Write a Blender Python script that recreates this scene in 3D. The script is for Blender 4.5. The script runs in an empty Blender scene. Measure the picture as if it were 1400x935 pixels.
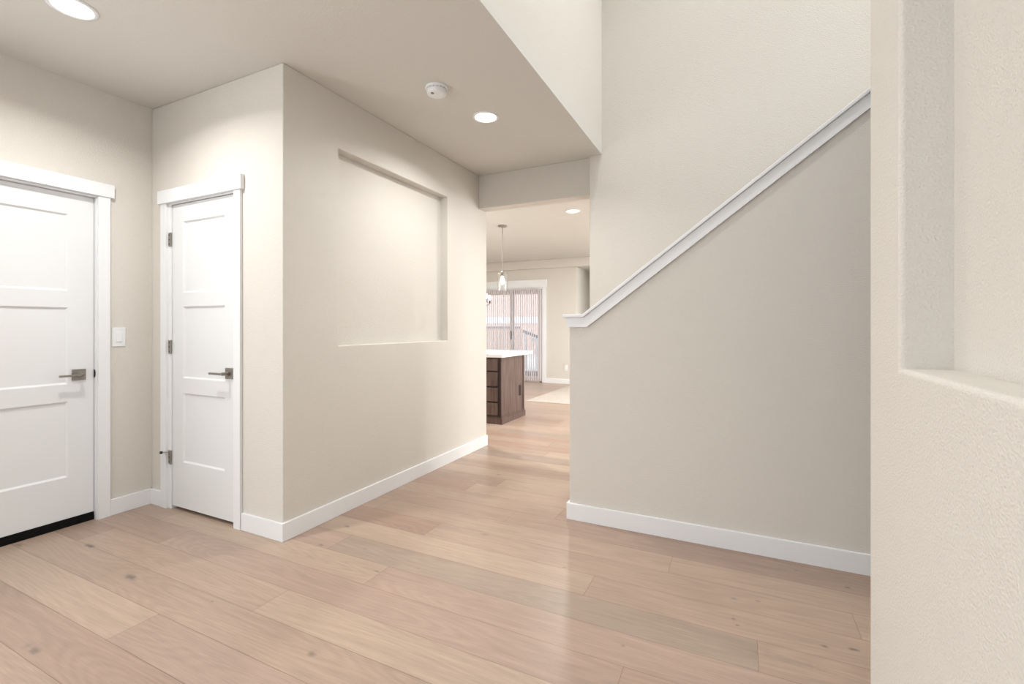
import bpy, bmesh, math, random
from mathutils import Vector, Matrix
random.seed(7)
sc = bpy.context.scene
col = sc.collection
H = 1.225            # camera height
CEIL = 2.73
TOP = 5.3            # ceiling of the two-storey stair hall

# ------------------------------------------------------------------ camera
cam = bpy.data.objects.new('camera', bpy.data.cameras.new('camera'))
col.objects.link(cam); sc.camera = cam
cam.location = (0, 0, H)
cam.rotation_euler = (math.radians(90), 0, math.radians(25.81))
cam.data.sensor_width = 36.0
cam.data.lens = 36.0 * 638 / 1400
cam.data.shift_y = -(467.5 - 446) / 1400
cam.data.clip_start = 0.02

# ------------------------------------------------------------------ world, light, exposure
sc.view_settings.view_transform = 'Standard'
sc.view_settings.look = 'None'
sc.view_settings.gamma = 1.0
sc.view_settings.use_curve_mapping = False
sc.view_settings.exposure = 0.06

w = bpy.data.worlds.new('world'); sc.world = w; w.use_nodes = True
bg = w.node_tree.nodes['Background']
bg.inputs[0].default_value = (0.86, 0.93, 1.0, 1); bg.inputs[1].default_value = 2.2

def area(name, loc, target, sx, sy, power, color=(1, 1, 1), shape='RECTANGLE', spread=180):
    l = bpy.data.lights.new(name, 'AREA'); l.energy = power; l.color = color
    l.shape = shape; l.size = sx; l.size_y = sy; l.spread = math.radians(spread)
    o = bpy.data.objects.new(name, l); col.objects.link(o)
    o.location = loc
    o.rotation_euler = (Vector(target) - Vector(loc)).to_track_quat('-Z', 'Y').to_euler()
    return o
DAY = (1.0, 0.985, 0.975)
WARM = (1.0, 0.985, 0.955)
# fill added behind openings invented out of view; high stair daylight is inferred
area('fill_entry', (-1.2, -2.66, 1.45), (-1.2, 0, 1.3), 2.6, 2.1, 5, DAY)
area('fill_side', (-3.82, -0.75, 1.4), (0, -0.75, 1.4), 1.2, 1.9, 62, DAY)  # added to brighten the near wall from the left
area('daylight_stair_hall', (3.36, 3.0, 4.0), (0, 3.0, 3.6), 1.7, 1.8, 72, DAY)
for hx, hy in ((-0.6, 1.5), (-0.1, 3.2), (1.5, 3.2)):      # recessed lamps of the high ceiling
    area('high_ceiling_lamp', (hx, hy, 5.27), (hx, hy, 0), .15, .15, 26 if hy < 2 else 10, (1, .99, .97), 'DISK', 130)
area('fill_upper_front', (0.2, -2.66, 4.2), (0.2, 0, 3.6), 2.0, 1.4, 5, DAY)  # added fill for the tall hall, no window known here
area('fill_great_room', (3.36, 7.2, 1.6), (0, 7.2, 1.3), 3.4, 2.0, 190, DAY)  # fill added to brighten the kitchen from an unseen, assumed window
LENS_POWER = 16.0

# ------------------------------------------------------------------ materials
def lin(c):
    return tuple(((v / 255) / 12.92 if v / 255 <= 0.04045 else ((v / 255 + 0.055) / 1.055) ** 2.4) for v in c)
def mat(name, rgb, rough=0.6, metal=0.0, spec=0.5, bump=None, noise=None, emit=None, trans=0, ior=1.45, coat=0):
    m = bpy.data.materials.new(name); m.use_nodes = True
    nt = m.node_tree; b = nt.nodes['Principled BSDF']
    c = lin(rgb) + (1,)
    b.inputs['Base Color'].default_value = c
    b.inputs['Roughness'].default_value = rough
    b.inputs['Metallic'].default_value = metal
    b.inputs['Specular IOR Level'].default_value = spec
    b.inputs['Transmission Weight'].default_value = trans
    b.inputs['IOR'].default_value = ior
    b.inputs['Coat Weight'].default_value = coat
    tc = nt.nodes.new('ShaderNodeTexCoord')
    if emit:
        b.inputs['Emission Color'].default_value = lin(emit[0]) + (1,)
        b.inputs['Emission Strength'].default_value = emit[1]
    if noise:                       # (scale vector, amount)
        mp = nt.nodes.new('ShaderNodeMapping'); mp.inputs['Scale'].default_value = noise[0]
        nt.links.new(tc.outputs['Object'], mp.inputs[0])
        n = nt.nodes.new('ShaderNodeTexNoise'); n.inputs['Scale'].default_value = 1.0
        n.inputs['Detail'].default_value = 4
        nt.links.new(mp.outputs[0], n.inputs['Vector'])
        mr = nt.nodes.new('ShaderNodeMapRange')
        mr.inputs[1].default_value = 0.3; mr.inputs[2].default_value = 0.7
        mr.inputs[3].default_value = 1 - noise[1]; mr.inputs[4].default_value = 1 + noise[1]
        nt.links.new(n.outputs[0], mr.inputs[0])
        vm = nt.nodes.new('ShaderNodeVectorMath'); vm.operation = 'SCALE'
        vm.inputs[0].default_value = c[:3]
        nt.links.new(mr.outputs[0], vm.inputs['Scale'])
        nt.links.new(vm.outputs[0], b.inputs['Base Color'])
    if bump:                        # (scale, distance, detail)
        n2 = nt.nodes.new('ShaderNodeTexNoise'); n2.inputs['Scale'].default_value = bump[0]
        n2.inputs['Detail'].default_value = bump[2]
        nt.links.new(tc.outputs['Object'], n2.inputs['Vector'])
        bp = nt.nodes.new('ShaderNodeBump'); bp.inputs['Distance'].default_value = bump[1]
        bp.inputs['Strength'].default_value = 1.0
        nt.links.new(n2.outputs[0], bp.inputs['Height'])
        nt.links.new(bp.outputs[0], b.inputs['Normal'])
    return m
PAINT = mat('greige_wall_paint', (216, 212, 205), 0.75, spec=0.25, bump=(170, 0.0024, 1.5))
CEILP = mat('greige_ceiling_paint', (214, 212, 207), 0.85, spec=0.15, bump=(110, 0.0009, 2))
TRIM = mat('white_trim_paint', (233, 235, 237), 0.38, spec=0.4, noise=((3, 3, 3), 0.008))
DOORM = mat('white_door_paint', (227, 229, 230), 0.42, spec=0.35, noise=((2, 2, 2), 0.01))
NICKEL = mat('satin_nickel', (150, 145, 138), 0.35, metal=0.85, noise=((40, 40, 40), 0.05))
DARKM = mat('dark_bronze_recess', (30, 28, 27), 0.5, metal=0.3, noise=((60, 60, 60), 0.05))
BLACK = mat('black_rubber', (9, 9, 9), 0.65, spec=0.2, noise=((30, 30, 30), 0.1))
PLASTIC = mat('white_plastic', (232, 235, 236), 0.35, noise=((9, 9, 9), 0.01))
PLASTIC2 = mat('grey_vent_plastic', (120, 120, 118), 0.5, noise=((9, 9, 9), 0.02))
LENS = mat('lit_lens', (255, 252, 244), 0.4, emit=((255, 250, 240), 6.0))
BULB = mat('lit_bulb', (255, 250, 240), 0.4, emit=((255, 240, 214), 20.0))
GLASS = mat('clear_glass', (255, 255, 255), 0.02, trans=1.0, ior=1.45)
QUARTZ = mat('white_quartz', (240, 240, 238), 0.15, noise=((12, 12, 12), 0.015))
CARPET = mat('cream_carpet', (200, 192, 182), 0.95, spec=0.05, noise=((60, 60, 60), 0.10), bump=(400, 0.004, 3))
BLIND = mat('white_vinyl_vane', (248, 248, 250), 0.4, spec=0.3, noise=((4, 4, 1), 0.01))
nt = BLIND.node_tree; tr = nt.nodes.new('ShaderNodeBsdfTranslucent'); tr.inputs[0].default_value = (.97, .97, .99, 1)
mxs = nt.nodes.new('ShaderNodeMixShader'); mxs.inputs[0].default_value = .75
nt.links.new(nt.nodes['Principled BSDF'].outputs[0], mxs.inputs[1]); nt.links.new(tr.outputs[0], mxs.inputs[2])
nt.links.new(mxs.outputs[0], nt.nodes['Material Output'].inputs[0])
FRAME = mat('tan_vinyl_frame', (235, 224, 216), 0.4, noise=((5, 5, 5), 0.01))
GROUND = mat('patio_concrete', (205, 203, 200), 0.9, noise=((4, 4, 4), 0.08))
SIDING = mat('rosy_siding', (222, 196, 184), 0.8, noise=((0.5, 0.5, 14), 0.04))
PALE = mat('pale_board', (232, 234, 240), 0.7, noise=((3, 3, 3), 0.02))
FENCE = mat('weathered_fence', (214, 190, 176), 0.85, noise=((12, 12, 1), 0.08))
SHED = mat('grey_shed_paint', (150, 150, 154), 0.8, noise=((6, 6, 1), 0.05))
SLATE = mat('slate_shingle', (140, 142, 152), 0.85, noise=((8, 8, 8), 0.1))

def wood_dark():
    m = mat('walnut_stain', (98, 78, 72), 0.4, spec=0.4)
    nt = m.node_tree; b = nt.nodes['Principled BSDF']
    tc = nt.nodes.new('ShaderNodeTexCoord')
    mp = nt.nodes.new('ShaderNodeMapping'); mp.inputs['Scale'].default_value = (30, 30, 3)
    n = nt.nodes.new('ShaderNodeTexNoise'); n.inputs['Scale'].default_value = 1; n.inputs['Detail'].default_value = 6
    cr = nt.nodes.new('ShaderNodeValToRGB')
    cr.color_ramp.elements[0].position = 0.3; cr.color_ramp.elements[0].color = lin((84, 66, 61)) + (1,)
    cr.color_ramp.elements[1].position = 0.7; cr.color_ramp.elements[1].color = lin((116, 96, 90)) + (1,)
    nt.links.new(tc.outputs['Object'], mp.inputs[0]); nt.links.new(mp.outputs[0], n.inputs['Vector'])
    nt.links.new(n.outputs[0], cr.inputs[0]); nt.links.new(cr.outputs[0], b.inputs['Base Color'])
    return m
WALNUT = wood_dark()

# ------------------------------------------------------------------ mesh helpers
def new_obj(name, bm, m, parent=None, loc=None, smooth=False, bevel=0, segs=2, weld=True):
    if weld: bmesh.ops.remove_doubles(bm, verts=bm.verts, dist=1e-5)
    bmesh.ops.recalc_face_normals(bm, faces=bm.faces)
    if bevel:                       # only outward edges are eased, inside corners stay sharp
        wl = bm.edges.layers.float.new('bevel_weight_edge')
        for e in bm.edges:
            if len(e.link_faces) == 2 and e.calc_face_angle_signed(0) > math.radians(40): e[wl] = 1.0
    me = bpy.data.meshes.new(name); bm.to_mesh(me); bm.free()
    me.materials.append(m)
    if smooth:
        for p in me.polygons: p.use_smooth = True
    o = bpy.data.objects.new(name, me); col.objects.link(o)
    if parent: o.parent = parent
    if loc: o.location = loc
    if bevel:
        md = o.modifiers.new('edge', 'BEVEL'); md.width = bevel; md.segments = segs
        md.limit_method = 'WEIGHT'
    return o
def box(bm, x0, x1, y0, y1, z0, z1):
    vs = [bm.verts.new((x, y, z)) for z in (z0, z1) for (x, y) in ((x0, y0), (x1, y0), (x1, y1), (x0, y1))]
    for f in ((0, 3, 2, 1), (4, 5, 6, 7), (0, 1, 5, 4), (1, 2, 6, 5), (2, 3, 7, 6), (3, 0, 4, 7)):
        bm.faces.new([vs[i] for i in f])
def solid(bm, x0, x1, y0, y1, z0, z1, cuts=()):
    """a block with box-shaped cuts taken out, as one closed skin"""
    ax = [sorted({a0, a1} | {min(max(c[i], a0), a1) for c in cuts for i in ii})
          for a0, a1, ii in ((x0, x1, (0, 1)), (y0, y1, (2, 3)), (z0, z1, (4, 5)))]
    def full(i, j, k):
        if not (0 <= i < len(ax[0]) - 1 and 0 <= j < len(ax[1]) - 1 and 0 <= k < len(ax[2]) - 1): return False
        c = [(ax[a][n] + ax[a][n + 1]) / 2 for a, n in ((0, i), (1, j), (2, k))]
        return not any(q[0] < c[0] < q[1] and q[2] < c[1] < q[3] and q[4] < c[2] < q[5] for q in cuts)
    V = {}
    def v(i, j, k):
        if (i, j, k) not in V: V[i, j, k] = bm.verts.new((ax[0][i], ax[1][j], ax[2][k]))
        return V[i, j, k]
    for i in range(len(ax[0]) - 1):
        for j in range(len(ax[1]) - 1):
            for k in range(len(ax[2]) - 1):
                if not full(i, j, k): continue
                if not full(i - 1, j, k): bm.faces.new([v(i, j, k), v(i, j, k + 1), v(i, j + 1, k + 1), v(i, j + 1, k)])
                if not full(i + 1, j, k): bm.faces.new([v(i + 1, j, k), v(i + 1, j + 1, k), v(i + 1, j + 1, k + 1), v(i + 1, j, k + 1)])
                if not full(i, j - 1, k): bm.faces.new([v(i, j, k), v(i + 1, j, k), v(i + 1, j, k + 1), v(i, j, k + 1)])
                if not full(i, j + 1, k): bm.faces.new([v(i, j + 1, k), v(i, j + 1, k + 1), v(i + 1, j + 1, k + 1), v(i + 1, j + 1, k)])
                if not full(i, j, k - 1): bm.faces.new([v(i, j, k), v(i, j + 1, k), v(i + 1, j + 1, k), v(i + 1, j, k)])
                if not full(i, j, k + 1): bm.faces.new([v(i, j, k + 1), v(i + 1, j, k + 1), v(i + 1, j + 1, k + 1), v(i, j + 1, k + 1)])
def cyl(bm, p0, p1, r0, r1=None, n=24, caps=True):
    r1 = r0 if r1 is None else r1
    p0 = Vector(p0); p1 = Vector(p1); q = (p1 - p0).to_track_quat('Z', 'Y')
    a = [bm.verts.new(p0 + q @ Vector((r0 * math.cos(t), r0 * math.sin(t), 0))) for t in (2 * math.pi * i / n for i in range(n))]
    b = [bm.verts.new(p1 + q @ Vector((r1 * math.cos(t), r1 * math.sin(t), 0))) for t in (2 * math.pi * i / n for i in range(n))]
    for i in range(n): bm.faces.new([a[i], a[(i + 1) % n], b[(i + 1) % n], b[i]])
    if caps: bm.faces.new(a[::-1]); bm.faces.new(b)
def lathe(bm, prof, n=40, c=(0, 0, 0), close=False):
    """profile of (r, z) turned round the z axis"""
    rings = []
    for r, z in prof:
        if r < 1e-6: rings.append([bm.verts.new((c[0], c[1], c[2] + z))])
        else: rings.append([bm.verts.new((c[0] + r * math.cos(2 * math.pi * i / n), c[1] + r * math.sin(2 * math.pi * i / n), c[2] + z)) for i in range(n)])
    if close: rings.append(rings[0])
    for A, B in zip(rings, rings[1:]):
        for i in range(n):
            f = [A[i % len(A)], A[(i + 1) % len(A)], B[(i + 1) % len(B)], B[i % len(B)]]
            f = list(dict.fromkeys(f))
            if len(f) > 2: bm.faces.new(f)
def prism_xz(bm, pts, y0, y1):
    a = [bm.verts.new((x, y0, z)) for x, z in pts]; b = [bm.verts.new((x, y1, z)) for x, z in pts]
    n = len(pts)
    for i in range(n): bm.faces.new([a[i], a[(i + 1) % n], b[(i + 1) % n], b[i]])
    bm.faces.new(a[::-1]); bm.faces.new(b)
def struct(name, bm, m, **k):
    o = new_obj(name, bm, m, **k); o['kind'] = 'structure'; return o
def part(name, bm, m, parent, label=None, **k):
    o = new_obj(name, bm, m, parent=parent, **k)
    if label: o['label'] = label
    return o
def thing(name, label, cat, loc=(0, 0, 0), rz=0, group=None):
    o = bpy.data.objects.new(name, None); col.objects.link(o); o.empty_display_size = 0.1
    o.location = loc; o.rotation_euler = (0, 0, rz); o['label'] = label; o['category'] = cat
    if group: o['group'] = group
    return o
def B(): return bmesh.new()
def boxes(*bs):
    bm = B()
    for b in bs: box(bm, *b)
    return bm
def copy_tree(o, parent=None):
    c = o.copy(); col.objects.link(c)
    if parent: c.parent = parent
    for ch in [x for x in bpy.data.objects if x.parent == o]: copy_tree(ch, c)
    return c

# ------------------------------------------------------------------ the shell
XA = -2.335; YB = 1.828; XD = -3.66; YC = 4.06; YF = 4.02; XF = -1.181; XS = -1.072
YG = 2.835; XG = -0.965; XH = 0.366; YH = 1.774; YZ = 9.43; XR = -3.056
X1 = 3.2; Y0 = -2.5; KC = 2.66; KX0 = -7.0

# wall holding the entry door (left)
D_Y0, D_Y1, D_TOP = 0.585, 1.524, 2.05
bm = B(); solid(bm, XD - 0.14, XD, Y0, YB + 0.12, 0, CEIL, [(-9, 9, D_Y0, D_Y1, -1, D_TOP), (-9, 9, -1.35, -.15, .45, 2.35)])  # second cut is an invented opening for the side fill
struct('wall_left', bm, PAINT)
# closet wall and the long hall wall with its display recess, one L-shaped skin
C_X0, C_X1, C_TOP = -3.437, -2.748, 2.05
bm = B(); solid(bm, XD, XA, YB, 4.225, 0, CEIL, [(C_X0, C_X1, -9, YB + 0.12, -1, C_TOP), (-9, XA - 0.2, YB + 0.12, 9, -1, 9),
                                                 (XA - 0.075, 9, 2.24, 3.506, 1.098, 2.381)])
struct('wall_hall', bm, PAINT, bevel=0.006, segs=3)
# closet back, so the room behind is closed
bm = boxes((XD - 0.14, XD, YB + 0.12, 4.1, 0, CEIL)); struct('wall_closet_side', bm, PAINT)
# header over the passage
bm = boxes((XA, XF, YC, 4.20, 2.40, CEIL)); struct('wall_header', bm, PAINT, bevel=0.004)
# tall wall behind the stairs
bm = boxes((XF, X1, YF, 4.20, 0, TOP)); struct('wall_stairwell', bm, PAINT, bevel=0.006, segs=3)
# upper-floor wall above the edge of the low ceiling
bm = boxes((XS - 0.12, XS, Y0, YF, CEIL + 0.12, TOP)); struct('wall_upper', bm, PAINT)
# near wall on the right with its recess
bm = B(); solid(bm, XH, XH + 0.2, Y0, YH, 0, TOP, [(-9, XH + 0.105, -0.25, 1.483, 1.119, 2.381)])
struct('wall_near', bm, PAINT, bevel=0.013, segs=5)
# walls behind and to the right of the camera with openings invented for the fill, bar the high stair one
bm = B(); solid(bm, XD - 0.14, X1 + 0.15, Y0 - 0.15, Y0, 0, TOP,
                [(-2.5, 0.1, -9, 9, 0.4, 2.5), (-0.8, 1.2, -9, 9, 3.5, 4.9)])
struct('wall_front', bm, PAINT)
bm = B(); solid(bm, X1, X1 + 0.15, Y0, 11.6, 0, TOP,
                [(-9, 9, 2.15, 3.9, 3.1, 4.9), (-9, 9, 5.5, 8.9, 0.6, 2.45)])
struct('wall_right', bm, PAINT)
# kitchen and dining room beyond
S_X0, S_X1, S_TOP = -5.66, -3.835, 2.07
bm = B(); solid(bm, KX0, XR, YZ, YZ + 0.15, 0, KC, [(S_X0, S_X1, -99, 99, -1, S_TOP)])
struct('wall_dining', bm, PAINT)
bm = boxes((XR - 0.12, XR, YZ + 0.15, 11.6, 0, KC)); struct('wall_alcove', bm, PAINT)
bm = boxes((-1.9, -1.78, YZ + 0.15, 11.6, 0, KC), (-1.9, X1, YZ, YZ + 0.15, 0, KC)); struct('wall_alcove_blocker', bm, PAINT)  # right wall of the alcove is unseen, added to dim the return wall
bm = boxes((XR - 0.12, X1, 11.6, 11.75, 0, KC)); struct('wall_back', bm, PAINT)
bm = boxes((KX0 - 0.12, KX0, 4.1, YZ + 0.15, 0, KC)); struct('wall_kitchen', bm, PAINT)
bm = boxes((KX0, XA - 0.2, 4.1, 4.225, 0, KC)); struct('wall_kitchen_front', bm, PAINT)
bm = boxes((KX0, X1, YZ - 0.10, YZ, 2.475, KC)); struct('wall_soffit', bm, PAINT, bevel=0.01, segs=3)
# ceilings
bm = boxes((XD - 0.14, XS, Y0, YF, CEIL, CEIL + 0.12), (XD - 0.14, XF, YF, 4.20, CEIL, CEIL + 0.12))
struct('ceiling_entry', bm, CEILP)
bm = boxes((XS - 0.12, X1, Y0, YF, TOP, TOP + 0.1)); struct('ceiling_stairwell', bm, CEILP)
bm = boxes((KX0, X1, 4.20, 11.6, KC, KC + 0.1)); struct('ceiling_kitchen', bm, CEILP)
bm = boxes((XR, X1, YZ, 11.6, 2.475, 2.50)); struct('ceiling_alcove', bm, CEILP)

# ------------------------------------------------------------------ floor: oak planks laid across the hall
W = 0.184; R0 = 1.503
JOINTS = {-3: [-2.22, 0.2], -2: [-4.1, -0.9], -1: [-3.4, -1.88, 0.45], 0: [-2.95, -0.369], 1: [-3.3, -1.60, 0.6],
          2: [-2.035, 0.068], 3: [-2.9, -0.632, 1.2], 4: [-3.6, -1.66, 0.438], 5: [-2.2, -0.312], 6: [-3.0, -1.32, 0.9],
          -4: [-3.9, -1.0], -5: [-2.75, -0.6]}
OAK = dict(n=(170, 148, 132), g=(162, 144, 130), r=(165, 139, 124), l=(176, 155, 138), p=(171, 148, 134), t=(165, 142, 127))
TONE = {(-3, 0): 'l', (-3, 1): 'p', (-2, 0): 'p', (-2, 1): 'n', (-1, 0): 't', (-1, 1): 'n', (-1, 2): 'l', (0, 0): 't', (0, 1): 'p', (0, 2): 't',
        (1, 0): 'n', (1, 1): 'l', (1, 2): 'p', (2, 0): 'p', (2, 1): 'g', (2, 2): 'n', (3, 1): 'l', (3, 2): 'n',
        (4, 1): 'r', (4, 2): 'n', (4, 3): 'l', (5, 1): 'n', (5, 2): 'n', (6, 1): 't', (6, 2): 't', (6, 0): 'n', (7, 0): 'n', (7, 1): 'p', (-4, 1): 't', (-4, 0): 'n', (-5, 1): 'n', (-5, 0): 'l'}
CX, CY = -3.125, 6.975      # carpet corner
def plank_mesh():
    bm = B(); cl = bm.loops.layers.float_color.new('tint'); sh = bm.loops.layers.float_color.new('shift')
    rng = random.Random(3)
    k0 = int(math.floor((Y0 - R0) / W)); k1 = int(math.ceil((YZ + 0.15 - R0) / W)) 
    g = 0.0006
    for k in range(k0, k1):
        ya = R0 + k * W + g; yb = R0 + (k + 1) * W - g
        xa = KX0; xb = X1
        if k in JOINTS: js = [j for j in JOINTS[k]]; js = [xa] + js + [xb]
        else:
            js = [xa]; x = xa + rng.uniform(0.3, 2.1)
            while x < xb - 0.3: js.append(x); x += rng.choice((2.1, 1.8, 1.4, 2.1))
            js.append(xb)
        for i in range(len(js) - 1):
            a, b = js[i] + g, js[i + 1] - g
            t = OAK[TONE.get((k, i), rng.choice('nnnpplltgr'))]
            f = rng.uniform(0.985, 1.015)
            tint = tuple(v * f for v in lin(t)) + (1,)
            s = (rng.random(), rng.random(), rng.random(), 1)
            rects = [(a, b, ya, yb)]
            if yb > CY and b > CX:            # stop at the carpet
                rects = []
                if ya < CY: rects.append((a, b, ya, CY - 0.004))
                if a < CX - 0.004: rects.append((a, CX - 0.004, max(ya, CY - 0.004 if ya < CY else ya), yb))
            for (p, q, u, v) in rects:
                if q - p < 0.003 or v - u < 0.003: continue
                fa = bm.faces.new([bm.verts.new((p, u, 0)), bm.verts.new((q, u, 0)), bm.verts.new((q, v, 0)), bm.verts.new((p, v, 0))])
                for lp in fa.loops: lp[cl] = tint; lp[sh] = s
    return bm
KNOTS = [(-3.253, 1.318, .045, .014, .85), (-2.668, 1.24, .05, .018, .8), (-2.389, .802, .03, .014, .6), (-2.107, 1.29, .008, .006, .5),
         (-3.111, 1.562, .05, .02, .2), (-1.434, 1.244, .02, .012, .55), (-2.1, 1.885, .02, .012, .6), (-2.151, 2.133, .022, .012, .65),
         (-1.627, 1.805, .022, .008, .55), (-1.844, 1.96, .02, .01, .2), (-1.341, 2.405, .028, .012, .35), (-1.457, 1.92, .008, .005, .5),
         (-.794, 2.251, .012, .007, .5), (-.015, 2.325, .012, .007, .6), (.08, 2.351, .012, .007, .5), (-.016, 2.163, .009, .006, .7),
         (.001, 2.123, .009, .006, .7), (-.395, 1.797, .009, .006, .5), (.463, 2.656, .012, .008, .7), (.265, 2.73, .009, .008, .5),
         (.299, 2.129, .016, .008, .75), (.397, 2.156, .02, .009, .8), (-1.778, 3.418, .02, .012, .5), (-2.45, .80, .02, .02, .2),
         (-3.62, 1.15, .03, .012, .6), (0.16, 1.98, .14, .02, .22), (0.02, 2.70, .25, .02, .16)]
def oak():
    m = bpy.data.materials.new('whitewashed_oak'); m.use_nodes = True
    nt = m.node_tree; N = nt.nodes; L = nt.links; b = N['Principled BSDF']
    def nd(t, **k):
        n = N.new(t)
        for a, v in k.items(): setattr(n, a, v)
        return n
    geo = nd('ShaderNodeNewGeometry')
    ti = nd('ShaderNodeAttribute', attribute_name='tint'); sf = nd('ShaderNodeAttribute', attribute_name='shift')
    off = nd('ShaderNodeVectorMath', operation='SCALE'); off.inputs['Scale'].default_value = 37
    L.new(sf.outputs['Vector'], off.inputs[0])
    ad = nd('ShaderNodeVectorMath', operation='ADD'); L.new(geo.outputs['Position'], ad.inputs[0]); L.new(off.outputs[0], ad.inputs[1])
    def grain(scale, det, lo, hi, a, bb, dist=0.0):
        mp = nd('ShaderNodeMapping'); mp.inputs['Scale'].default_value = scale; L.new(ad.outputs[0], mp.inputs[0])
        n = nd('ShaderNodeTexNoise'); n.inputs['Scale'].default_value = 1; n.inputs['Detail'].default_value = det
        n.inputs['Distortion'].default_value = dist
        L.new(mp.outputs[0], n.inputs['Vector'])
        r = nd('ShaderNodeMapRange'); r.inputs[1].default_value = lo; r.inputs[2].default_value = hi
        r.inputs[3].default_value = a; r.inputs[4].default_value = bb
        L.new(n.outputs[0], r.inputs[0]); return r.outputs[0]
    fine = grain((9, 240, 1), 3, .3, .7, .93, 1.07)
    mid = grain((2.2, 46, 1), 6, .3, .7, .94, 1.05, .5)
    wide = grain((.9, 5, 1), 2, .3, .7, .93, 1.06)
    # cathedral figure
    mp = nd('ShaderNodeMapping'); mp.inputs['Scale'].default_value = (.55, 5.2, 1); L.new(ad.outputs[0], mp.inputs[0])
    n = nd('ShaderNodeTexNoise'); n.inputs['Scale'].default_value = 1; n.inputs['Detail'].default_value = 1.2; L.new(mp.outputs[0], n.inputs['Vector'])
    ml = nd('ShaderNodeMath', operation='MULTIPLY'); ml.inputs[1].default_value = 150; L.new(n.outputs[0], ml.inputs[0])
    sn = nd('ShaderNodeMath', operation='SINE'); L.new(ml.outputs[0], sn.inputs[0])
    cr = nd('ShaderNodeMapRange'); cr.inputs[1].default_value = -1; cr.inputs[2].default_value = 1; cr.inputs[3].default_value = .955; cr.inputs[4].default_value = 1.025
    L.new(sn.outputs[0], cr.inputs[0])
    prev = None
    for v in (fine, mid, wide, cr.outputs[0]):
        if prev is None: prev = v; continue
        q = nd('ShaderNodeMath', operation='MULTIPLY'); L.new(prev, q.inputs[0]); L.new(v, q.inputs[1]); prev = q.outputs[0]
    sc_ = nd('ShaderNodeVectorMath', operation='SCALE'); L.new(ti.outputs['Color'], sc_.inputs[0]); L.new(prev, sc_.inputs['Scale'])
    # knots
    wob = nd('ShaderNodeTexNoise'); wob.inputs['Scale'].default_value = 45; L.new(geo.outputs['Position'], wob.inputs['Vector'])
    wr = nd('ShaderNodeMath', operation='MULTIPLY_ADD'); wr.inputs[1].default_value = 1.2; wr.inputs[2].default_value = -.6; L.new(wob.outputs[0], wr.inputs[0])
    acc = None
    for (x, y, rx, ry, s) in KNOTS:
        a = nd('ShaderNodeVectorMath', operation='SUBTRACT'); L.new(geo.outputs['Position'], a.inputs[0]); a.inputs[1].default_value = (x, y, 0)
        m_ = nd('ShaderNodeVectorMath', operation='MULTIPLY'); L.new(a.outputs[0], m_.inputs[0]); m_.inputs[1].default_value = (1 / rx, 1 / ry, 0)
        l = nd('ShaderNodeVectorMath', operation='LENGTH'); L.new(m_.outputs[0], l.inputs[0])
        aw = nd('ShaderNodeMath', operation='ADD'); L.new(l.outputs['Value'], aw.inputs[0]); L.new(wr.outputs[0], aw.inputs[1])
        r = nd('ShaderNodeMapRange', interpolation_type='SMOOTHSTEP'); r.inputs[1].default_value = 1.35; r.inputs[2].default_value = .1
        r.inputs[3].default_value = 0; r.inputs[4].default_value = s; L.new(aw.outputs[0], r.inputs[0])
        if acc is None: acc = r.outputs[0]
        else:
            q = nd('ShaderNodeMath', operation='MAXIMUM'); L.new(acc, q.inputs[0]); L.new(r.outputs[0], q.inputs[1]); acc = q.outputs[0]
    mx = nd('ShaderNodeMix', data_type='RGBA'); L.new(acc, mx.inputs['Factor']); L.new(sc_.outputs[0], mx.inputs['A'])
    mx.inputs['B'].default_value = lin((92, 88, 84)) + (1,)
    L.new(mx.outputs['Result'], b.inputs['Base Color'])
    b.inputs['Roughness'].default_value = .34; b.inputs['Specular IOR Level'].default_value = .42
    bp = nd('ShaderNodeBump'); bp.inputs['Distance'].default_value = .0006; bp.inputs['Strength'].default_value = .35
    L.new(prev, bp.inputs['Height']); L.new(bp.outputs[0], b.inputs['Normal'])
    return m
OAKM = oak()
SEAM = mat('plank_groove', (120, 98, 82), 0.8, noise=((5, 5, 5), 0.05))
fl = struct('floor', plank_mesh(), OAKM, weld=False)
bm = boxes((KX0 - 0.12, X1 + 0.15, Y0 - 0.15, 11.75, -0.12, -0.0015)); struct('floor_base', bm, SEAM)
bm = boxes((CX, X1, CY, YZ, -0.0012, 0.006), (XR, X1, YZ, 11.6, -0.0012, 0.006)); struct('floor_carpet', bm, CARPET)

# ------------------------------------------------------------------ half wall, its cap, and the stairs behind
SL = 0.751
def zt(x, zk, xk): return zk if x <= xk else zk + SL * (x - xk)
XE = X1
bm = B(); prism_xz(bm, [(XG, 0), (XE, 0), (XE, zt(XE, 1.28, -.866)), (-.866, 1.28), (XG, 1.28)], YG, YG + 0.115)
struct('wall_stair', bm, PAINT, bevel=0.004)
def band(x0, top, bot, xk_top, xk_bot, y0, y1):
    bm = B(); prism_xz(bm, [(x0, bot), (xk_bot, bot), (XE, zt(XE, bot, xk_bot)), (XE, zt(XE, top, xk_top)), (xk_top, top), (x0, top)], y0, y1)
    return bm
cap = struct('trim_stair_cap', band(-1.000, 1.300, 1.281, -.870, -.8655, YG - 0.034, YG + 0.149), TRIM, bevel=0.003)
bm = band(-.982, 1.281, 1.220, -.8655, -.846, YG - 0.018, YG)
bm2 = band(-.982, 1.281, 1.220, -.8655, -.846, YG + 0.115, YG + 0.133)
me2 = bpy.data.meshes.new('t'); bm2.to_mesh(me2); bm.from_mesh(me2); bm2.free()
box(bm, -.982, XG, YG, YG + 0.115, 1.22, 1.281)
struct('trim_stair_apron', bm, TRIM, bevel=0.0015)
bm = B()
n = 16
for i in range(n):
    x = -0.93 + i * 0.245
    if x > X1 - .3: break
    box(bm, x, X1, YG + 0.134, YF, i * 0.183 + .0001, (i + 1) * 0.183)
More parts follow.
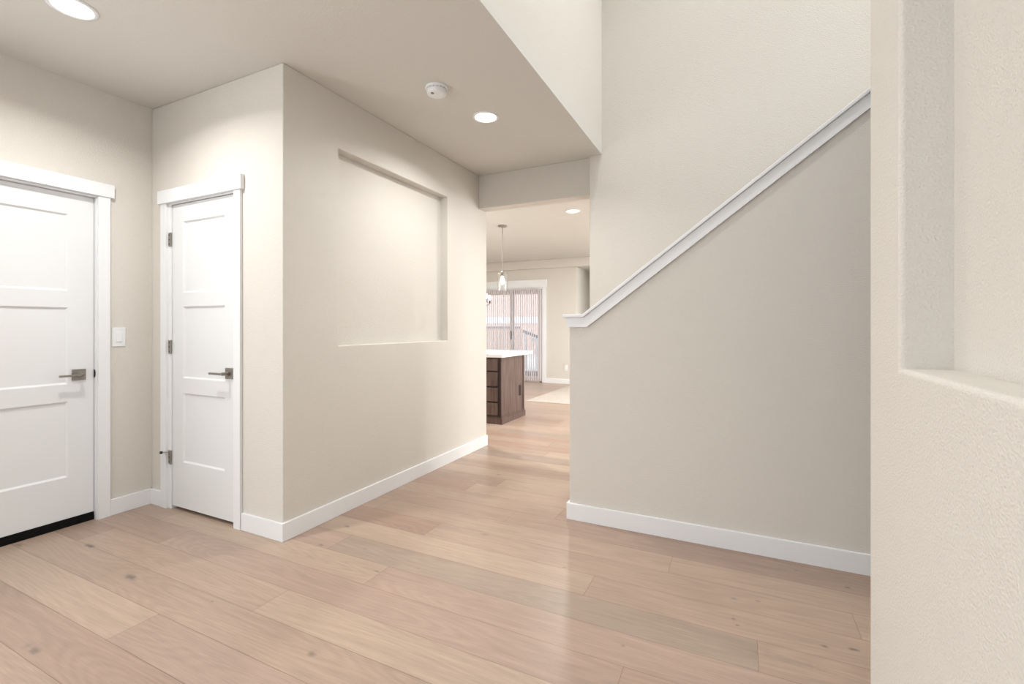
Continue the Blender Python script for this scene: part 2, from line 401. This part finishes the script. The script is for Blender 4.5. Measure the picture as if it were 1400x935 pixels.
struct('floor_stairs', bm, CARPET, weld=False)

# ------------------------------------------------------------------ baseboards
BH = 0.104; BT = 0.015
def bb(name, *bs): struct(name, boxes(*bs), TRIM, bevel=0.0025)
bb('baseboard_left', (XD, XD + BT, 1.583, YB, 0, BH))
bb('baseboard_left_near', (XD, XD + BT, Y0, 0.522, 0, BH))
bb('baseboard_closet_left', (XD, -3.500, YB - BT, YB, 0, BH))
bb('baseboard_closet_right', (-2.686, XA, YB - BT, YB, 0, BH), (XA, XA + BT, YB - BT, 4.225, 0, BH))
bb('baseboard_stair', (XG - BT, X1, YG - BT, YG, 0, BH), (XG - BT, XG, YG, YG + 0.115, 0, BH))
bb('baseboard_near', (XH - BT, XH, Y0, YH + BT, 0, BH), (XH, XH + 0.2, YH, YH + BT, 0, BH))
bb('baseboard_dining', (-3.733, XR + BT, YZ - BT, YZ, 0, BH), (XR, XR + BT, YZ, 11.6, 0, BH))
bb('baseboard_passage', (XF - BT, XF, YF - BT, 4.20, 0, BH))

# ------------------------------------------------------------------ doors
def door_slab(bm, w, z0, z1, t, panels, px0, px1, dep=0.009, sl=0.011):
    """slab in local X (width) / Z, face at y=0 looking to -y, sunken panels"""
    xs = [0, px0, px1, w]; zs = sorted({z0, z1} | {z for p in panels for z in p})
    for i in range(3):
        for k in range(len(zs) - 1):
            a, b_, c, d = xs[i], xs[i + 1], zs[k], zs[k + 1]
            q = lambda X, Z, Y=0.0: bm.verts.new((X, Y, Z))
            if i == 1 and (c, d) in panels:
                o = [(a, c), (b_, c), (b_, d), (a, d)]
                n_ = [(a + sl, c + sl), (b_ - sl, c + sl), (b_ - sl, d - sl), (a + sl, d - sl)]
                for j in range(4):
                    jj = (j + 1) % 4
                    bm.faces.new([q(*o[j]), q(*o[jj]), q(*n_[jj], dep), q(*n_[j], dep)])
                bm.faces.new([q(*v, dep) for v in n_])
            else:
                bm.faces.new([q(a, c), q(b_, c), q(b_, d), q(a, d)])
    # sides and back
    zz = zs
    c = [(0, z0), (w, z0), (w, z1), (0, z1)]
    bm.faces.new([bm.verts.new((x, t, z)) for x, z in c])
    for k in range(len(zz) - 1):
        for x in (0, w): bm.faces.new([bm.verts.new(v) for v in ((x, 0, zz[k]), (x, 0, zz[k + 1]), (x, t, zz[k + 1]), (x, t, zz[k]))])
    for i in range(3):
        for z in (z0, z1): bm.faces.new([bm.verts.new(v) for v in ((xs[i], 0, z), (xs[i + 1], 0, z), (xs[i + 1], t, z), (xs[i], t, z))])
def lever(parent, x, z, y=0.0, turn=False, L=0.115):
    """square rosette, neck and straight lever pointing to -x; wall face looks to -y"""
    r = part('door_handle', boxes((x - .034, x + .034, y - .009, y, z - .034, z + .034)), NICKEL, parent, 'satin nickel lever handle on a square plate', bevel=0.0015)
    bm = B(); cyl(bm, (x, y - .008, z), (x, y - .020, z), .0155, n=28); cyl(bm, (x, y - .019, z), (x, y - .052, z), .0105, n=24)
    part('neck', bm, NICKEL, r, smooth=False, bevel=0.001)
    bm = B(); box(bm, x - L, x + .010, y - .061, y - .048, z - .0065, z + .0065)
    part('lever', bm, NICKEL, r, bevel=0.003, segs=3)
    if turn:
        bm = B(); cyl(bm, (x, y - .048, z), (x, y - .0665, z), .0065, n=20); box(bm, x - .0015, x + .0015, y - .0705, y - .066, z - .006, z + .006)
        part('thumb_turn', bm, NICKEL, r)
    return r
# entry door: local frame x -> world Y, face to +X  (rotate +90 about z: local x->Y, local y->-X)
d1 = thing('door_1', 'white three-panel door with black rubber sweep, left edge of photo', 'door', (XD - 0.028, 0.596, 0), math.pi / 2)
d1['kind'] = 'structure'
bm = B(); DW = 0.917
PZ = [(.302, .765), (.870, 1.340), (1.441, 1.912)]
door_slab(bm, DW, 0.045, 2.038, 0.044, PZ, .112, DW - .125, dep=.010)
part('door_slab', bm, DOORM, d1)
part('door_sweep', boxes((0, DW, -.006, .04, .026, .050), (0, DW, -.009, .002, .0, .030)), BLACK, d1, 'black rubber sweep along the bottom', bevel=0.002)
lever(d1, DW - .075, .925, 0, True, .112)
bm = B()
arc = [(-.019 * math.cos(a), .027 * math.sin(a)) for a in (math.radians(-90 + 15 * q) for q in range(13))]
fa = [bm.verts.new((DW + .0003, y, .925 + z)) for y, z in arc]; fb = [bm.verts.new((DW + .0026, y, .925 + z)) for y, z in arc]
bm.faces.new(fa); bm.faces.new(fb[::-1])
for q in range(13): bm.faces.new([fa[q], fa[(q + 1) % 13], fb[(q + 1) % 13], fb[q]])
part('strike_lip', bm, DARKM, d1, 'dark metal strike lip beside the latch')
# closet door
d2 = thing('door_2', 'narrow white three-panel closet door with hinges on its left', 'door', (C_X0 + 0.013, YB + 0.006, 0), 0)
d2['kind'] = 'structure'
bm = B(); CW = 0.661
door_slab(bm, CW, 0.022, 2.036, 0.035, [(.323, .783), (.882, 1.356), (1.447, 1.919)], .115, CW - .108, dep=.009)
part('door_slab', bm, DOORM, d2)
lever(d2, CW - .057, .934, 0, False, .118)
for i, (za, zb) in enumerate(((.298, .390), (1.040, 1.132), (1.762, 1.854))):
    bm = B(); cyl(bm, (-.006, -.009, za), (-.006, -.009, zb), .0062, n=16)
    hg = part('hinge', bm, NICKEL, d2, 'nickel door hinge')
    part('hinge_leaf', boxes((-.032, -.008, -.0105, -.0062, za + .001, zb - .001)), NICKEL, hg)
    bm = B()
    for q in range(3): cyl(bm, (-.0205, -.0118, za + .016 + q * .030), (-.0205, -.0100, za + .016 + q * .030), .0042, n=14)
    part('screw', bm, DARKM, hg)
    if i == 0:
        bm = B(); cyl(bm, (-.012, -.006, zb - .012), (-.052, -.038, zb - .012), .0035, n=12)
        st = part('door_stop', bm, NICKEL, d2, 'small hinge-pin door stop with dark tip')
        bm = B(); cyl(bm, (-.050, -.037, zb - .012), (-.061, -.046, zb - .012), .0085, n=20)
        part('stop_tip', bm, DARKM, st, bevel=0.001)
# jambs and casings
CT = 0.018
struct('trim_entry_jamb', boxes((XD - .14, XD, D_Y1 - .008, D_Y1, 0, D_TOP), (XD - .14, XD, D_Y0, D_Y0 + .008, 0, D_TOP), (XD - .14, XD, D_Y0 + .008, D_Y1 - .008, D_TOP - .009, D_TOP),
       (XD - .14, XD - .073, D_Y0, D_Y1, 0, .022)), TRIM)
struct('trim_entry_casing', boxes((XD, XD + CT, D_Y1 - .004, 1.583, 0, 2.052), (XD, XD + CT, .522, D_Y0 + .004, 0, 2.052), (XD, XD + .026, .505, 1.602, 2.052, 2.136)), TRIM, bevel=0.0015)
struct('trim_closet_jamb', boxes((C_X0, C_X0 + .009, YB, YB + .12, 0, C_TOP), (C_X1 - .009, C_X1, YB, YB + .12, 0, C_TOP), (C_X0 + .009, C_X1 - .009, YB, YB + .12, C_TOP - .009, C_TOP)), TRIM)
struct('trim_closet_casing', boxes((-3.525, C_X0 + .004 - .03, YB - CT, YB, 0, 2.050), (C_X1 - .004, -2.690, YB - CT, YB, 0, 2.050), (-3.543, -2.672, YB - .028, YB, 2.050, 2.138)), TRIM, bevel=0.0015)
struct('trim_closet_jamb_edge', boxes((C_X0 - .026, C_X0, YB - .0008, YB, 0, 2.050)), TRIM)

# ------------------------------------------------------------------ light switch
def wall_plate(name, label, cat, loc, rz, kind):
    t = thing(name, label, cat, loc, rz)
    part('plate', boxes((-.0375, .0375, -.006, 0, -.0625, .0625)), PLASTIC, t, bevel=0.003, segs=3)
    if kind == 'switch':
        part('rocker_frame', boxes((-.0175, .0175, -.0078, -.005, -.034, .034)), PLASTIC, t, bevel=0.001)
        bm = B(); prism_xz(bm, [(-.0145, -.030), (.0145, -.030), (.0145, .030), (-.0145, .030)], -.009, -.007)
        for v in bm.verts:
            if v.co.y < -.008 and v.co.z < 0: v.co.y -= .003
        part('rocker', bm, PLASTIC, t, bevel=0.0008)
    else:
        for s in (-1, 1):
            so = part('socket', boxes((-.0165, .0165, -.0078, -.005, s * .021 - .0145, s * .021 + .0145)), PLASTIC, t, bevel=0.002)
            part('slot', boxes((-.008, -.0055, -.0083, -.0075, s * .021 - .004, s * .021 + .006), (.0055, .008, -.0083, -.0075, s * .021 - .004, s * .021 + .006)), DARKM, so)
    return t
wall_plate('light_switch', 'white rocker light switch on the wall between the two doors', 'light switch', (XD, 1.634, 1.155), math.pi / 2, 'switch')
wall_plate('wall_outlet', 'white outlet low on the far dining wall beside the half wall end', 'outlet', (-3.285, YZ, .338), 0, 'outlet')

# ------------------------------------------------------------------ recessed ceiling lights
def downlight(label, loc, power, sp=150):
    t = thing('recessed_light', label, 'ceiling light', loc, 0, 'round recessed ceiling lights')
    bm = B(); lathe(bm, [(.078, 0), (.096, 0), (.094, -.004), (.080, -.007), (.076, -.003), (.076, 0)], n=48)
    part('trim_ring', bm, TRIM, t, smooth=True)
    bm = B(); lathe(bm, [(0, -.0025), (.0765, -.0025), (.0765, -.0005), (0, -.0005)], n=48)
    part('lens', bm, LENS, t, 'glowing white lens')
    l = bpy.data.lights.new('lens_light', 'AREA'); l.shape = 'DISK'; l.size = .14; l.energy = power; l.color = WARM; l.spread = math.radians(sp)
    o = bpy.data.objects.new('lens_light', l); col.objects.link(o); o.parent = t; o.location = (0, 0, -.012)
    return t
downlight('lit recessed ceiling light above the white entry door, top left', (-2.826, 1.079, CEIL), LENS_POWER)
downlight('lit recessed ceiling light beside the smoke detector', (-1.632, 2.94, CEIL), LENS_POWER * 0.95)
downlight('lit recessed kitchen ceiling light seen through the passage', (-1.85, 5.56, KC), LENS_POWER * 1.4)
for i, p in enumerate(((-3.9, 5.0, KC), (-5.4, 6.6, KC), (-1.2, 8.2, KC), (0.9, 6.0, KC))):
    l = bpy.data.lights.new('kitchen_lamp', 'AREA'); l.shape = 'DISK'; l.size = .14; l.energy = LENS_POWER * 3.2; l.color = WARM
    o = bpy.data.objects.new('kitchen_lamp', l); col.objects.link(o); o.location = (p[0], p[1], p[2] - .012)
    bm = B(); lathe(bm, [(0, 0), (.09, 0), (.09, -.006), (0, -.004)], n=32, c=p)
    # same fittings elsewhere in the kitchen ceiling
    k = struct('trim_lamp_ring', bm, TRIM)

# ------------------------------------------------------------------ smoke detector
sd = thing('smoke_detector', 'white round smoke detector on the entry ceiling', 'smoke detector', (-1.71, 2.445, CEIL), math.radians(26))
bm = B(); lathe(bm, [(0, 0), (.071, 0), (.072, -.006), (.068, -.013), (0, -.013)], n=48); part('mounting_base', bm, PLASTIC, sd, smooth=False)
bm = B(); lathe(bm, [(0, -.012), (.0575, -.012), (.0575, -.019), (0, -.019)], n=48); part('vent_band', bm, PLASTIC2, sd, 'grey vent band')
bm = B()
for a in range(16):
    t = 2 * math.pi * a / 16; c, s = math.cos(t), math.sin(t)
    vs = []
    for (rr, ww) in ((.056, .008), (.0605, .008)):
        for z in (-.0125, -.0195):
            for sg in (-1, 1): vs.append(bm.verts.new((rr * c - sg * ww * s, rr * s + sg * ww * c, z)))
    for f in ((0, 1, 3, 2), (4, 6, 7, 5), (0, 4, 5, 1), (2, 3, 7, 6), (0, 2, 6, 4), (1, 5, 7, 3)): bm.faces.new([vs[i] for i in f])
part('vent_ribs', bm, PLASTIC, sd)
bm = B(); lathe(bm, [(0, -.019), (.063, -.019), (.0635, -.024), (.060, -.040), (.054, -.046), (.040, -.0485), (0, -.0495)], n=48)
part('cover', bm, PLASTIC, sd, smooth=True)
bm = B(); cyl(bm, (-.022, -.030, -.0475), (-.022, -.030, -.0502), .010, n=24); part('test_button', bm, PLASTIC2, sd, 'grey oval test button')

# ------------------------------------------------------------------ kitchen island
IX, IY = -2.655, 5.185
isl = thing('kitchen_island', 'dark brown kitchen island with white counter seen through the passage', 'kitchen island', (0, 0, 0))
IX0 = IX - 2.3; IY1 = 5.86
part('body', boxes((IX0, IX, IY, IY1, .0, .833)), WALNUT, isl, bevel=0.002)
part('plinth', boxes((IX0 - .012, IX + .022, IY - .020, IY1 + .014, 0, .072), (IX0 - .008, IX + .014, IY - .012, IY1 + .010, .072, .086)), WALNUT, isl, bevel=0.003)
part('end_post', boxes((IX - .003, IX + .010, IY1 - .03, IY1 + .004, .086, .833)), WALNUT, isl, bevel=0.002)
bm = boxes((IX0 - .03, IX + .025, IY - .03, 6.13, .833, .878)); part('countertop', bm, QUARTZ, isl, 'white quartz countertop', bevel=0.004)
REV = mat('island_shadow_gap', (52, 40, 37), 0.6, noise=((20, 20, 4), 0.1))
part('face_frame', boxes((IX0 + .01, IX - .012, IY - .006, IY, .095, .826)), REV, isl, 'darker face frame behind the drawer fronts')
for c0, c1 in ((IX - .56, IX - .046), (IX - 1.12, IX - .60)):
    for za, zb in ((.110, .262), (.282, .453), (.473, .646), (.666, .816)):
        bm = boxes((c0, c1, IY - .024, IY - .004, za, zb)); dr = part('drawer', bm, WALNUT, isl, bevel=0.004)
oc = part('side_outlet', boxes((IX, IX + .006, 5.70, 5.762, .292, .432)), DARKM, isl, 'dark outlet plate on the island end', bevel=0.002)

# ------------------------------------------------------------------ pendant lamp over the island
PX, PY = -3.02, 5.93
pd = thing('pendant_light', 'clear glass cylinder pendant lamp hanging over the island', 'pendant lamp', (PX, PY, KC))
bm = B(); lathe(bm, [(0, 0), (.062, 0), (.062, -.010), (.055, -.018), (.012, -.021), (.010, -.030), (0, -.030)], n=40); part('canopy', bm, NICKEL, pd, smooth=True)
bm = B(); cyl(bm, (0, 0, -.028), (0, 0, -.115), .006, n=12); cyl(bm, (0, 0, -.11), (0, 0, -.66), .0042, n=12); part('rod', bm, NICKEL, pd)
bm = B(); lathe(bm, [(0, -.645), (.014, -.648), (.020, -.668), (.052, -.672), (.052, -.680), (.020, -.684), (.020, -.72), (0, -.72)], n=32); part('socket_cap', bm, NICKEL, pd, smooth=False)
for a in (0.3, 2.4, 4.5):
    bm = B(); cyl(bm, (.05 * math.cos(a), .05 * math.sin(a), -.676), (.078 * math.cos(a), .078 * math.sin(a), -.676), .005, n=10)
    part('thumb_screw', bm, NICKEL, pd)
bm = B(); lathe(bm, [(.070, -.680), (.070, -.930), (.0725, -.930), (.0725, -.677), (.030, -.677), (.030, -.680)], n=48, close=True); part('glass_shade', bm, GLASS, pd, 'clear glass cylinder shade', smooth=False)
bm = B(); lathe(bm, [(0, -.715), (.014, -.72), (.018, -.745), (.030, -.775), (.030, -.80), (.018, -.825), (0, -.832)], n=24); part('bulb', bm, BULB, pd, 'lit bulb', smooth=True)

# ------------------------------------------------------------------ dining chandelier, mostly behind the hall wall
CHX, CHY, CHZ = -4.52, 7.6, 1.72
ch = thing('chandelier', 'dark metal chandelier with bare lit bulbs, partly behind the hall wall', 'chandelier', (CHX, CHY, KC))
bm = B(); lathe(bm, [(0, 0), (.065, 0), (.06, -.02), (0, -.025)], n=32); part('canopy', bm, NICKEL, ch, smooth=True)
bm = B(); cyl(bm, (0, 0, -.02), (0, 0, -1.05), .007, n=12); part('stem', bm, NICKEL, ch)
bm = B(); lathe(bm, [(0, -.97), (.022, -.98), (.03, -1.02), (.022, -1.07), (0, -1.09)], n=24); part('hub', bm, NICKEL, ch, smooth=True)
for a in range(5):
    t = math.radians(-16 + 72 * a); c, s = math.cos(t), math.sin(t)
    bm = B(); pts = [(0, -1.03), (.14, -1.05), (.28, -1.045), (.37, -1.02), (.385, -.985)]
    for (r0, z0), (r1, z1) in zip(pts, pts[1:]): cyl(bm, (r0 * c, r0 * s, z0), (r1 * c, r1 * s, z1), .006, n=10)
    arm = part('arm', bm, NICKEL, ch)
    bm = B(); lathe(bm, [(0, -.992), (.026, -.99), (.026, -.984), (.013, -.98), (.013, -.93), (0, -.93)], n=20, c=(.385 * c, .385 * s, 0)); part('cup', bm, DARKM, arm)
    bm = B(); lathe(bm, [(0, -.93), (.010, -.928), (.026, -.895), (.027, -.875), (.016, -.845), (0, -.835)], n=20, c=(.385 * c, .385 * s, 0)); part('bulb', bm, BULB, arm, 'lit bulb', smooth=True)

# ------------------------------------------------------------------ sliding glass door with casing and vertical blinds
struct('trim_slider_casing', boxes((S_X1 + .017, -3.733, YZ - .02, YZ, 0, 2.07), (S_X0 - .10, S_X0 - .017, YZ - .02, YZ, 0, 2.07), (S_X0 - .118, -3.720, YZ - .028, YZ, 2.07, 2.242),
       (S_X1, S_X1 + .017, YZ - .018, YZ, 0, 2.07)), TRIM, bevel=0.002)
wd = thing('window_1', 'sliding glass door to the patio', 'sliding door', (0, 0, 0)); wd['kind'] = 'structure'
ym = YZ + .07
mid = -4.60
part('frame', boxes((S_X0, S_X0 + .05, ym - .05, ym + .06, 0, S_TOP), (S_X1 - .05, S_X1, ym - .05, ym + .06, 0, S_TOP), (S_X0, S_X1, ym - .05, ym + .06, S_TOP - .05, S_TOP), (S_X0, S_X1, ym - .05, ym + .06, 0, .035)), FRAME, wd)
for (a, b_, yy) in ((S_X0 + .05, mid + .04, ym - .035), (mid - .04, S_X1 - .05, ym + .01)):
    s_ = part('sash', boxes((a, a + .07, yy, yy + .035, .035, S_TOP - .05), (b_ - .07, b_, yy, yy + .035, .035, S_TOP - .05), (a + .07, b_ - .07, yy, yy + .035, S_TOP - .13, S_TOP - .05), (a + .07, b_ - .07, yy, yy + .035, .035, .12)), FRAME, wd)
    part('pane', boxes((a + .07, b_ - .07, yy + .015, yy + .021, .12, S_TOP - .13)), GLASS, s_)
part('door_pull', boxes((mid - .005, mid + .012, ym - .075, ym - .035, .93, 1.12)), DARKM, wd, 'dark pull handle', bevel=0.003)
vb = thing('vertical_blinds', 'white vertical blinds hanging across the glass patio door', 'blinds', (0, YZ - .055, 0))
part('headrail', boxes((S_X0 - .01, S_X1 + .012, -.022, .022, 2.035, 2.072)), BLIND, vb)
i = 0; x = S_X1 - .02
vane0 = None
while x > S_X0:
    if vane0 is None:
        bm = B(); pr = [(-.038, .0), (-.019, .0035), (0, .0047), (.019, .0035), (.038, .0)]
        th = .0008
        f = [bm.verts.new((a, b_, .035)) for a, b_ in pr] + [bm.verts.new((a, b_ - th, .035)) for a, b_ in pr[::-1]]
        g = [bm.verts.new((v.co.x, v.co.y, 2.03)) for v in f]
        for q in range(10): bm.faces.new([f[q], f[(q + 1) % 10], g[(q + 1) % 10], g[q]])
        for q in range(4): bm.faces.new([f[q + 1], f[q], f[9 - q], f[8 - q]]); bm.faces.new([g[q], g[q + 1], g[8 - q], g[9 - q]])
        v = part('vane', bm, BLIND, vb); vane0 = v
    else:
        v = vane0.copy(); col.objects.link(v); v.parent = vb
    v.location = (x, 0, 0); v.rotation_euler = (0, 0, math.radians(131 + 3 * math.sin(i * 2.3)))
    x -= .052; i += 1

# ------------------------------------------------------------------ outside the patio door
bm = boxes((-14, 4, YZ + .16, 26, -.25, -.12)); struct('floor_patio', bm, GROUND)
ho = thing('neighbor_house', 'rosy sided neighbouring house seen through the blinds', 'house', (0, 21, -.12))
part('wall', boxes((-16, -4.0, 0, 5, 0, 5.6)), SIDING, ho)
part('belt_board', boxes((-16, -4.0, -.05, 0, 1.50, 1.80)), PALE, ho, 'pale horizontal belt board')
part('corner_board', boxes((-10.25, -10.0, -.05, 0, 1.8, 5.6)), PALE, ho, 'pale vertical board')
bm = B(); prism_xz(bm, [(-16.4, 5.55), (-3.6, 5.55), (-3.6, 5.75), (-16.4, 5.75)], -.5, 5.4); part('roof', bm, SLATE, ho)
fe = thing('garden_fence', 'low tan board fence with slate coloured rail beyond the patio door', 'fence', (0, 14.5, -.12))
bm = B()
x = -9.0
while x < -6.75: box(bm, x, x + .13, 0, .02, 0, 1.28); x += .14
part('boards', bm, FENCE, fe, weld=False)
part('top_rail', boxes((-9.0, -6.70, -.03, .05, 1.28, 1.335)), SLATE, fe, 'slate coloured top rail')
sr = thing('stair_rail', 'sloping pale stair rail outside the patio door', 'railing', (0.34, 12.75, -.12))
bm = B(); prism_xz(bm, [(-6.15, 1.16), (-5.30, .86), (-5.30, .94), (-6.15, 1.24)], 0, .06); part('handrail', bm, SLATE, sr)
for q in range(3):
    x = -6.1 + q * .38; part('post', boxes((x, x + .05, .005, .055, 0, 1.15 - (x + 6.15) * .353)), PALE, sr)
sh = thing('garden_shed', 'small grey shed with white eaves right behind the patio door glass', 'shed', (0, 13.0, -.12))
part('wall', boxes((-5.48, -4.1, 0, 1.4, 0, .90)), SHED, sh)
part('eave', boxes((-5.56, -4.0, -.12, 1.5, .90, 1.0)), PALE, sh)
